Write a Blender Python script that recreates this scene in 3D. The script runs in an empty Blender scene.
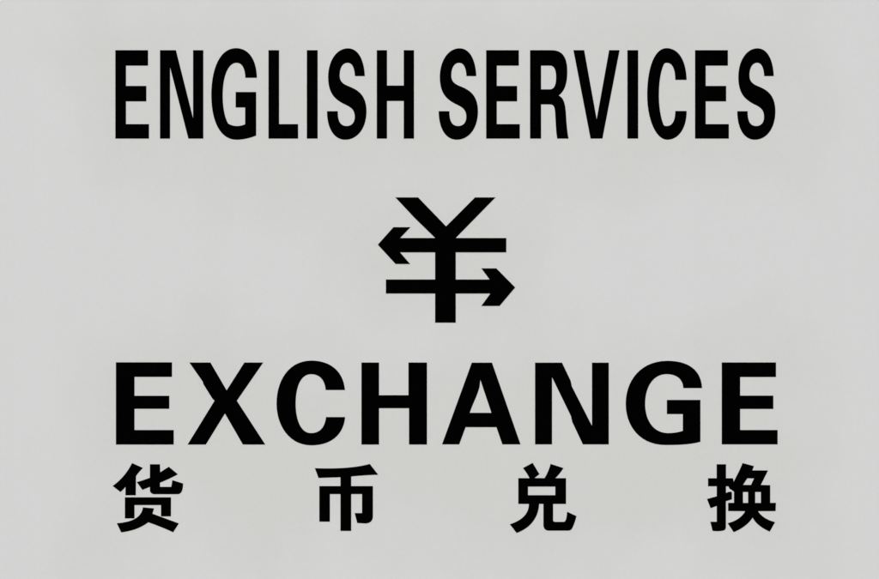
import bpy, math, re
from mathutils import Vector

# ---------------------------------------------------------------- camera, light
scene = bpy.context.scene
COL = scene.collection
MM = 0.001            # one photograph pixel = one millimetre on the sign
W, H = 879.0, 579.0
ZC = 1.60             # height of the middle of the picture above the ground
DIST = 3.0

cam_d = bpy.data.cameras.new('camera')
cam = bpy.data.objects.new('camera', cam_d)
COL.objects.link(cam)
cam.location = (0, -DIST, ZC)
cam.rotation_euler = (math.radians(90), 0, 0)
cam_d.sensor_width = 36
cam_d.lens = 36 * DIST / (W * MM)
cam_d.clip_end = 200
scene.camera = cam

SUN_EL, SUN_AZ = math.radians(38), math.radians(-14)   # soft daylight from above the viewer, slightly left
world = bpy.data.worlds.new('World')
scene.world = world
world.use_nodes = True
wn = world.node_tree
bg = wn.nodes['Background']
sky = wn.nodes.new('ShaderNodeTexSky')
sky.sky_type = 'NISHITA'
sky.sun_disc = False
sky.sun_elevation = SUN_EL
sky.sun_rotation = math.radians(180) - SUN_AZ
sky.air_density = 1.4
sky.dust_density = 0.8
sky.ozone_density = 1.0
wn.links.new(sky.outputs[0], bg.inputs[0])
bg.inputs[1].default_value = 0.1065

sd = bpy.data.lights.new('sun', 'SUN')
sd.energy = 2.6
sd.angle = math.radians(14)
sd.color = (1.0, 0.98, 0.965)
sun = bpy.data.objects.new('sun', sd)
COL.objects.link(sun)
to_sun = Vector((math.sin(SUN_AZ) * math.cos(SUN_EL), -math.cos(SUN_AZ) * math.cos(SUN_EL), math.sin(SUN_EL)))
sun.rotation_euler = to_sun.to_track_quat('Z', 'Y').to_euler()
sun.location = (-2, -4, 5)

vs = scene.view_settings
vs.view_transform = 'Standard'
vs.look = 'None'
vs.gamma = 1
vs.use_curve_mapping = False
vs.exposure = 0.0

# ---------------------------------------------------------------- materials
def new_mat(name):
    m = bpy.data.materials.new(name)
    m.use_nodes = True
    return m, m.node_tree, m.node_tree.nodes['Principled BSDF']

def panel_material():
    m, nt, b = new_mat('painted_light_grey_panel')
    N, L = nt.nodes, nt.links
    tc = N.new('ShaderNodeTexCoord')
    # faint darker, yellower tone around the lettering and symbol, with an uneven soft edge
    n1 = N.new('ShaderNodeTexNoise'); n1.inputs['Scale'].default_value = 7.0
    n1.inputs['Detail'].default_value = 4.0; n1.inputs['Roughness'].default_value = 0.5
    L.new(tc.outputs['Object'], n1.inputs['Vector'])
    nz = N.new('ShaderNodeMath'); nz.operation = 'MULTIPLY_ADD'
    nz.inputs[1].default_value = 0.26; nz.inputs[2].default_value = -0.13
    L.new(n1.outputs[0], nz.inputs[0])
    sp = N.new('ShaderNodeSeparateXYZ'); L.new(tc.outputs['Object'], sp.inputs[0])
    def math_node(op, p, q=None, r=None):
        k = N.new('ShaderNodeMath'); k.operation = op
        for i, v in enumerate((p, q, r)):
            if v is None: continue
            if isinstance(v, (int, float)): k.inputs[i].default_value = v
            else: L.new(v, k.inputs[i])
        return k.outputs[0]
    def patch(cx, cz, hx, hz):            # distance outside a soft box, 0 at its edge
        dx = math_node('SUBTRACT', math_node('ABSOLUTE', math_node('SUBTRACT', sp.outputs['X'], cx)), hx)
        dz = math_node('SUBTRACT', math_node('ABSOLUTE', math_node('SUBTRACT', sp.outputs['Z'], cz)), hz)
        return math_node('MAXIMUM', dx, dz)
    d = math_node('MINIMUM', patch(0, 0.185, 0.345, 0.070), patch(0, -0.155, 0.345, 0.095))
    d = math_node('MINIMUM', d, patch(0.008, 0.03, 0.075, 0.07))
    d = math_node('ADD', d, nz.outputs[0])
    r1 = N.new('ShaderNodeMapRange'); r1.interpolation_type = 'SMOOTHSTEP'
    r1.inputs[1].default_value = -0.045; r1.inputs[2].default_value = 0.065
    r1.inputs[3].default_value = 1.0; r1.inputs[4].default_value = 0.0
    L.new(d, r1.inputs[0])
    # faint vertical brushing of the paint
    mp2 = N.new('ShaderNodeMapping'); mp2.inputs['Scale'].default_value = (24, 24, 0.7)
    L.new(tc.outputs['Object'], mp2.inputs[0])
    n2 = N.new('ShaderNodeTexNoise'); n2.inputs['Scale'].default_value = 1.0; n2.inputs['Detail'].default_value = 4.0
    L.new(mp2.outputs[0], n2.inputs['Vector'])
    # fine paint grain
    n3 = N.new('ShaderNodeTexNoise'); n3.inputs['Scale'].default_value = 420; n3.inputs['Detail'].default_value = 2.0
    L.new(tc.outputs['Object'], n3.inputs['Vector'])
    mix = N.new('ShaderNodeMix'); mix.data_type = 'RGBA'
    mix.inputs[6].default_value = PANEL_A
    mix.inputs[7].default_value = PANEL_B
    L.new(r1.outputs[0], mix.inputs[0])
    v1 = N.new('ShaderNodeMapRange'); v1.inputs[3].default_value = 0.995; v1.inputs[4].default_value = 1.005
    v1.inputs[1].default_value = 0.3; v1.inputs[2].default_value = 0.7
    L.new(n2.outputs[0], v1.inputs[0])
    v2 = N.new('ShaderNodeMapRange'); v2.inputs[3].default_value = 0.988; v2.inputs[4].default_value = 1.012
    v2.inputs[1].default_value = 0.3; v2.inputs[2].default_value = 0.7
    L.new(n3.outputs[0], v2.inputs[0])
    mu = N.new('ShaderNodeMath'); mu.operation = 'MULTIPLY'
    L.new(v1.outputs[0], mu.inputs[0]); L.new(v2.outputs[0], mu.inputs[1])
    sc = N.new('ShaderNodeVectorMath'); sc.operation = 'SCALE'
    L.new(mix.outputs[2], sc.inputs[0]); L.new(mu.outputs[0], sc.inputs['Scale'])
    L.new(sc.outputs[0], b.inputs['Base Color'])
    b.inputs['Roughness'].default_value = 0.62
    b.inputs['Specular IOR Level'].default_value = 0.25
    bp = N.new('ShaderNodeBump'); bp.inputs['Strength'].default_value = 0.06; bp.inputs['Distance'].default_value = 0.0004
    L.new(n3.outputs[0], bp.inputs['Height']); L.new(bp.outputs[0], b.inputs['Normal'])
    return m

def letter_material():
    m, nt, b = new_mat('matte_black_vinyl')
    N, L = nt.nodes, nt.links
    tc = N.new('ShaderNodeTexCoord')
    n = N.new('ShaderNodeTexNoise'); n.inputs['Scale'].default_value = 260; n.inputs['Detail'].default_value = 3
    L.new(tc.outputs['Object'], n.inputs['Vector'])
    r = N.new('ShaderNodeValToRGB')
    r.color_ramp.elements[0].color = (0.0002, 0.0002, 0.0002, 1)
    r.color_ramp.elements[1].color = (0.0012, 0.0012, 0.0012, 1)
    L.new(n.outputs[0], r.inputs[0]); L.new(r.outputs[0], b.inputs['Base Color'])
    b.inputs['Roughness'].default_value = 0.85
    b.inputs['Specular IOR Level'].default_value = 0.0
    return m

K = 1.0
PANEL_A = (0.645 * K, 0.645 * K, 0.645 * K, 1)
PANEL_B = (0.614 * K, 0.614 * K, 0.600 * K, 1)
M_PANEL = panel_material()
M_BLACK = letter_material()

# ---------------------------------------------------------------- the sign and its panel
sign = bpy.data.objects.new('exchange_sign', None)
sign.empty_display_size = 0.1
sign.location = (0, 0, ZC)
COL.objects.link(sign)
sign['label'] = 'light grey sign board lettered in black with ENGLISH SERVICES, EXCHANGE and a yen arrow symbol'
sign['category'] = 'sign'

def to_plane(x, y):                   # photograph pixel -> metres on the board face, measured from its middle
    return ((x - W / 2) * MM, (H / 2 - y) * MM * 1.0007)

def flat_part(name, polys, depth, bevel, y_front, mat, parent, label=None):
    """one solid, slightly round-edged plate cut to the outline polys (list of closed 2D loops), standing in XZ"""
    cu = bpy.data.curves.new(name, 'CURVE')
    cu.dimensions = '2D'; cu.fill_mode = 'BOTH'
    cu.extrude = depth / 2 - bevel
    cu.bevel_depth = bevel; cu.bevel_resolution = 2; cu.offset = -bevel + 0.0001
    for p in polys:
        sp = cu.splines.new('POLY'); sp.points.add(len(p) - 1)
        for q, (x, z) in zip(sp.points, p): q.co = (x, z, 0, 1)
        sp.use_cyclic_u = True
    tmp = bpy.data.objects.new(name, cu)
    COL.objects.link(tmp)
    bpy.context.view_layer.update()
    me = bpy.data.meshes.new_from_object(tmp.evaluated_get(bpy.context.evaluated_depsgraph_get()))
    bpy.data.objects.remove(tmp); bpy.data.curves.remove(cu)
    xs = [v.co.x for v in me.vertices]; ys = [v.co.y for v in me.vertices]
    cx, cz = (min(xs) + max(xs)) / 2, (min(ys) + max(ys)) / 2
    for v in me.vertices:
        x, z, d = v.co
        v.co = (x - cx, -d - depth / 2, z - cz)      # back face at y=0, front face at y=-depth
    me.name = name
    me.materials.clear(); me.materials.append(mat)
    for f in me.polygons: f.use_smooth = False
    o = bpy.data.objects.new(name, me)
    COL.objects.link(o)
    o.parent = parent
    o.location = (cx, y_front + depth, cz)
    if label: o['label'] = label
    return o

def rounded_rect(x0, z0, x1, z1, r, n=8):
    out = []
    for cx, cz, a0 in ((x1 - r, z1 - r, 0), (x0 + r, z1 - r, 90), (x0 + r, z0 + r, 180), (x1 - r, z0 + r, 270)):
        for k in range(n + 1):
            a = math.radians(a0 + 90 * k / n)
            out.append((cx + r * math.cos(a), cz + r * math.sin(a)))
    return out

PT = 0.004
flat_part('panel', [rounded_rect(-0.56, -0.40, 0.56, 0.40, 0.018)], PT, 0.0006, 0.0, M_PANEL, sign)

# ---------------------------------------------------------------- lettering
def flatten(path):
    """M L H V C Z outline -> list of closed loops"""
    tok = re.findall(r'[MLHVCZ]|-?\d+\.?\d*', path)
    loops, cur, i, cmd = [], [], 0, None
    x = y = 0.0
    while i < len(tok):
        if tok[i].isalpha():
            cmd = tok[i]; i += 1
            if cmd == 'Z':
                loops.append(cur); cur = []
            continue
        if cmd in 'ML':
            x, y = float(tok[i]), float(tok[i + 1]); i += 2; cur.append((x, y))
            if cmd == 'M': cmd = 'L'
        elif cmd == 'H': x = float(tok[i]); i += 1; cur.append((x, y))
        elif cmd == 'V': y = float(tok[i]); i += 1; cur.append((x, y))
        elif cmd == 'C':
            a = [float(t) for t in tok[i:i + 6]]; i += 6
            x0, y0 = x, y
            n = 14
            for k in range(1, n + 1):
                t = k / n; u = 1 - t
                cur.append((u**3*x0 + 3*u*u*t*a[0] + 3*u*t*t*a[2] + t**3*a[4],
                            u**3*y0 + 3*u*u*t*a[1] + 3*u*t*t*a[3] + t**3*a[5]))
            x, y = a[4], a[5]
    out = []
    for lp in loops:
        c = []
        for p in lp:
            if not c or math.hypot(p[0] - c[-1][0], p[1] - c[-1][1]) > 0.01: c.append(p)
        if math.hypot(c[0][0] - c[-1][0], c[0][1] - c[-1][1]) < 0.01: c.pop()
        out.append(c)
    return out

def glyph(name, path, ox, oy, sc, label, xfit=None, depth=0.0004, parent=None, scy=None):
    loops = flatten(path)
    if xfit:                                    # squeeze / shift horizontally: (source x0, x1) -> (x0, x1)
        a0, a1, b0, b1 = xfit
        loops = [[(b0 + (x - a0) * (b1 - b0) / (a1 - a0), y) for x, y in lp] for lp in loops]
    px = [[to_plane(ox + x / sc, oy + y / (scy or sc)) for x, y in lp] for lp in loops]
    return flat_part(name, px, depth, 0.00012, -depth, M_BLACK, parent or sign, label)

S1 = 5.263
E1 = 'M55 54 H226 V134 H110 V242 H217 V322 H110 V443 H231 V518 H55 Z'
Sg = ('M551 189 C548 105 517 44 463 44 C403 44 359 110 359 195 C359 285 398 312 440 335 '
      'C478 352 499 365 499 405 C499 435 482 453 456 453 C425 453 408 430 409 375 L353 375 '
      'C353 465 390 524 448 524 C515 524 560 460 560 375 C560 290 515 262 465 243 '
      'C432 230 419 215 419 185 C419 145 435 119 461 119 C485 119 497 145 500 189 Z')
TOP = 'condensed black letter %s of the top line'
glyph('letter', E1, 105, 40, S1, TOP % 'E, starting ENGLISH')
glyph('letter', 'M290 54 L373 54 L464 415 L464 54 L517 54 L517 518 L439 518 L342 140 L342 518 L290 518 Z', 105, 40, S1, TOP % 'N')
glyph('letter', 'M799 198 C797 100 755 44 690 43 C605 43 560 150 560 290 C560 425 605 524 692 524 '
      'C725 524 765 515 795 502 L795 274 L688 274 L688 354 L738 354 L738 443 C725 450 710 453 695 453 '
      'C680 453 665 450 648 440 C628 405 619 350 619 290 C619 190 648 119 692 119 C722 119 737 150 739 198 Z', 105, 40, S1, TOP % 'G')
glyph('letter', 'M45 54 H100 V443 H200 V518 H45 Z', 260, 40, S1, TOP % 'L')
glyph('letter', 'M247 54 H303 V518 H247 Z', 260, 40, S1, TOP % 'I in ENGLISH')
glyph('letter', Sg, 260, 40, S1, TOP % 'S in ENGLISH')
glyph('letter', 'M615 54 H668 V240 H757 V54 H810 V518 H757 V320 H668 V518 H615 Z', 260, 40, S1, TOP % 'H')
glyph('letter', Sg, 430, 40, S1, TOP % 'S, starting SERVICES', xfit=(353, 560, 46, 252))
glyph('letter', E1, 430, 40, S1, TOP % 'E after the S starting SERVICES', xfit=(55, 231, 296, 472))
glyph('letter', 'M527 54 L640 54 C700 54 722 95 722 165 C722 230 708 268 676 292 C703 303 712 335 715 390 '
      'C718 440 722 490 729 518 L670 518 C664 490 663 450 660 400 C658 355 655 338 630 338 L584 338 L584 518 L527 518 Z '
      'M584 134 L632 134 C655 134 664 160 664 195 C664 235 655 260 630 260 L584 260 Z', 430, 40, S1, TOP % 'R')
glyph('letter', 'M71 54 L127 54 L193 420 L259 54 L313 54 L223 518 L161 518 Z', 560, 40, 5.265, TOP % 'V')
glyph('letter', 'M355 54 H411 V518 H355 Z', 560, 40, 5.265, TOP % 'I in SERVICES')
glyph('letter', 'M245 209 C242 110 205 44 140 43 C75 43 38 150 38 290 C38 420 85 524 143 524 C205 524 245 460 245 374 '
      'L186 374 C186 425 170 453 140 453 C133 453 128 452 124 447 C108 410 99 350 99 290 C99 215 110 160 124 130 '
      'C128 121 133 119 140 119 C170 119 185 150 186 209 Z', 640, 40, S1, TOP % 'C')
glyph('letter', E1, 640, 40, S1, TOP % 'E before the last S', xfit=(55, 231, 290, 467))
glyph('letter', Sg, 640, 40, S1, TOP % 'S, ending SERVICES', xfit=(353, 560, 512, 712))

# the yen mark crossed by two opposite arrows
SY = 3.861
sym = glyph('yen_symbol', 'M118 48 L205 48 C250 95 280 125 313 160 L425 48 L503 48 L350 204 L350 531 L271 531 L271 204 L190 125 Z',
            365, 185, SY, 'black Y shaped currency mark crossed by two arrows')
def arrow(path, label):
    o = glyph('arrow', path, 365, 185, SY, label, depth=0.0006)
    o.parent = sym
    o.location = o.location - sym.location
arrow('M50 230 L110 163 L174 163 L134 205 L545 205 L545 259 L134 259 L173 304 L118 304 Z', 'black arrow pointing left')
arrow('M81 365 L482 365 L450 322 L507 322 L579 395 L519 466 L450 466 L485 418 L81 418 Z', 'black arrow pointing right')

S2, S3 = 5.1706, 4.8833
MID = 'wide black letter %s of the word EXCHANGE'
glyph('letter', 'M57 64 H346 V138 H152 V237 H332 V303 H152 V414 H355 V488 H57 Z', 105, 350, S2, MID % 'E, the first')
glyph('letter', 'M437 65 L545 65 L629 209 L721 65 L817 65 L681 262 L828 488 L713 488 L620 327 L521 488 L428 488 L567 262 L555 250 L510 178 L505 162 Z',
      105, 350, S2, MID % 'X')
glyph('letter', 'M413 206 C405 112 340 55 240 55 C122 55 60 160 60 277 C60 390 125 492 240 492 C338 492 405 440 414 347 '
      'L316 347 C310 400 283 430 238 430 C180 430 158 350 158 277 C158 195 182 124 238 124 C285 124 310 158 314 206 Z', 265, 350, S2, MID % 'C')
glyph('letter', 'M499 65 H589 V234 H742 V65 H837 V488 H745 V300 H589 V488 H499 Z', 265, 350, S2, MID % 'H')
glyph('letter', 'M180 62 L278 62 L417 460 L329 460 L300 376 L149 376 L118 460 L35 460 Z M221 143 L276 307 L169 307 C182 265 205 225 217 180 Z',
      435, 350, S3, MID % 'A')
glyph('letter', 'M489 62 L620 62 L662 150 L668 178 L767 372 L767 62 L848 62 L848 460 L722 460 L670 350 L664 322 L571 131 L571 460 L489 460 Z',
      435, 350, S3, MID % 'N')
glyph('letter', 'M449 185 C445 100 385 53 280 53 C150 53 77 150 77 262 C77 375 150 463 270 463 C340 463 400 460 441 447 '
      'L441 244 L278 244 L278 312 L356 312 L356 395 C330 403 310 406 280 406 C205 403 171 335 171 262 C171 178 212 117 275 117 '
      'C330 117 356 145 358 185 Z', 610, 350, S3, MID % 'G')
glyph('letter', 'M546 61 H810 V131 H635 V223 H797 V287 H635 V391 H818 V460 H546 Z', 610, 350, S3, MID % 'E, the last')

# Chinese line
BOT = 'bold black Chinese character %s of the bottom line'
glyph('chinese_character',
      'M132.1 463.1 L142.7 467.9 C140.4 470.4 137.6 473.1 135.9 476.2 L135.7 495.1 L125.5 495.1 L125.6 486.4 '
      'C124.0 488.4 122.3 490.2 120.4 491.8 L112.8 485.9 C119.5 481.2 127 473.5 132.1 463.1 Z '
      'M150 464.3 L159.9 464.3 L160.1 472.4 L168.8 466.8 L177.7 474.2 C171.9 477.3 165.9 480.2 159.9 482.5 L159.9 486.9 '
      'L171.3 486.9 C171.8 484.8 172.1 482.5 172.4 480.2 L183 483.5 C182.9 486 182.7 488.3 182 490.4 C181.2 492.6 179.8 494 177.5 494 '
      'L154 494 C151.6 493.6 150 492.2 150 490.4 L150 486.6 L142.5 489.7 L136.9 482.1 C141.3 480.9 145.8 479.3 150 477.8 Z '
      'M125 497.35 L170.9 497.35 L170.9 516.2 L161.1 516.2 L161.1 504.9 L134.4 504.9 L134.4 518.2 L125 518.2 Z '
      'M143.0 507.4 L153.9 508.4 L152.3 513.7 L178.7 523.4 L173.1 532.1 C165 528.3 156.5 525 148.3 522.1 '
      'C140 528.3 131 531 121.2 532.2 L116.9 523.3 C128.3 522.4 135.5 519.8 139.5 515.2 C141.7 512.6 142.6 510.1 143.0 507.4 Z',
      0, 0, 1, BOT % 'at the left end')
glyph('chinese_character',
      'M68 90 C200 95 340 90 441 61 L497 133 C436 135 375 139 314 145 L314 212 L462 212 L462 415 C462 445 445 465 410 465 L356 462 '
      'L339 396 L389 396 L389 265 L314 265 L314 516 L242 516 L242 265 L169 265 L169 453 L98 453 L98 212 L242 212 L242 150 L92 155 Z',
      305, 455, 6.812, BOT % 'second from the left')
glyph('chinese_character',
      'M157 89 L222 54 L268 130 L232 157 L303 158 C325 125 335 95 345 61 L431 89 C415 115 395 140 374 158 L449 158 L449 332 L361 332 '
      'L361 440 C361 452 366 456 378 456 L430 456 C447 456 452 445 458 387 L520 416 C512 450 503 475 490 500 C484 510 475 514 462 514 '
      'L335 514 C308 514 296 500 296 475 L296 332 L266 332 C262 430 200 500 113 530 L68 472 C150 445 198 400 197 332 L125 332 L125 158 '
      'L202 158 C190 135 175 110 157 89 Z M190 214 L377 214 L377 274 L190 274 Z',
      500, 455, 6.812, BOT % 'third from the left')
glyph('chinese_character',
      'M716.7 464.3 L725.9 464.3 L725.9 478.3 L732.9 478.3 L733.7 482 C736.5 476 740 470 742.6 463.1 L753.8 466.1 L752.1 470.4 L767.8 470.5 '
      'L760.6 485 L770.1 485.2 L770.1 502.9 L775.8 502.9 L775.5 510.9 L757.8 511 C760.7 515.7 766.3 519.9 774.9 522.1 L769.7 531.4 '
      'C763.0 528.6 755.9 524 752.6 517.4 C748.6 523.6 741.8 528.7 733.7 532 L727.8 523.2 C735.5 521.3 741.8 517.5 745.4 511 L728.2 510.9 '
      'L728.2 502.9 L734.05 502.9 L734.05 491.6 L731.6 489.7 L729.6 488.7 L728.4 486.2 L725.9 486.1 L725.9 493.1 L728.9 491.8 L731.4 491.8 L731.8 492.6 '
      'L731.8 499.2 L725.8 501.1 L725.8 526.8 C725.7 529.2 724.5 530.2 722.7 530.5 C719.5 531.1 716.5 531.1 712.6 530.7 L710.4 521.8 '
      'L716.8 521.8 L716.8 505.7 L710.6 508 L707.1 499 L716.8 496.3 L716.8 486.1 L708.1 486.1 L708.1 478.3 L716.7 478.3 Z '
      'M747.2 478.1 L754.2 478.2 L751.0 485 L742.8 485 Z '
      'M742.9 491.8 L748.1 491.8 L748.1 502.9 L742.9 502.9 Z M755.1 491.8 L760.9 491.8 L760.9 502.9 L755.1 502.9 Z',
      0, 0, 1, BOT % 'at the right end')
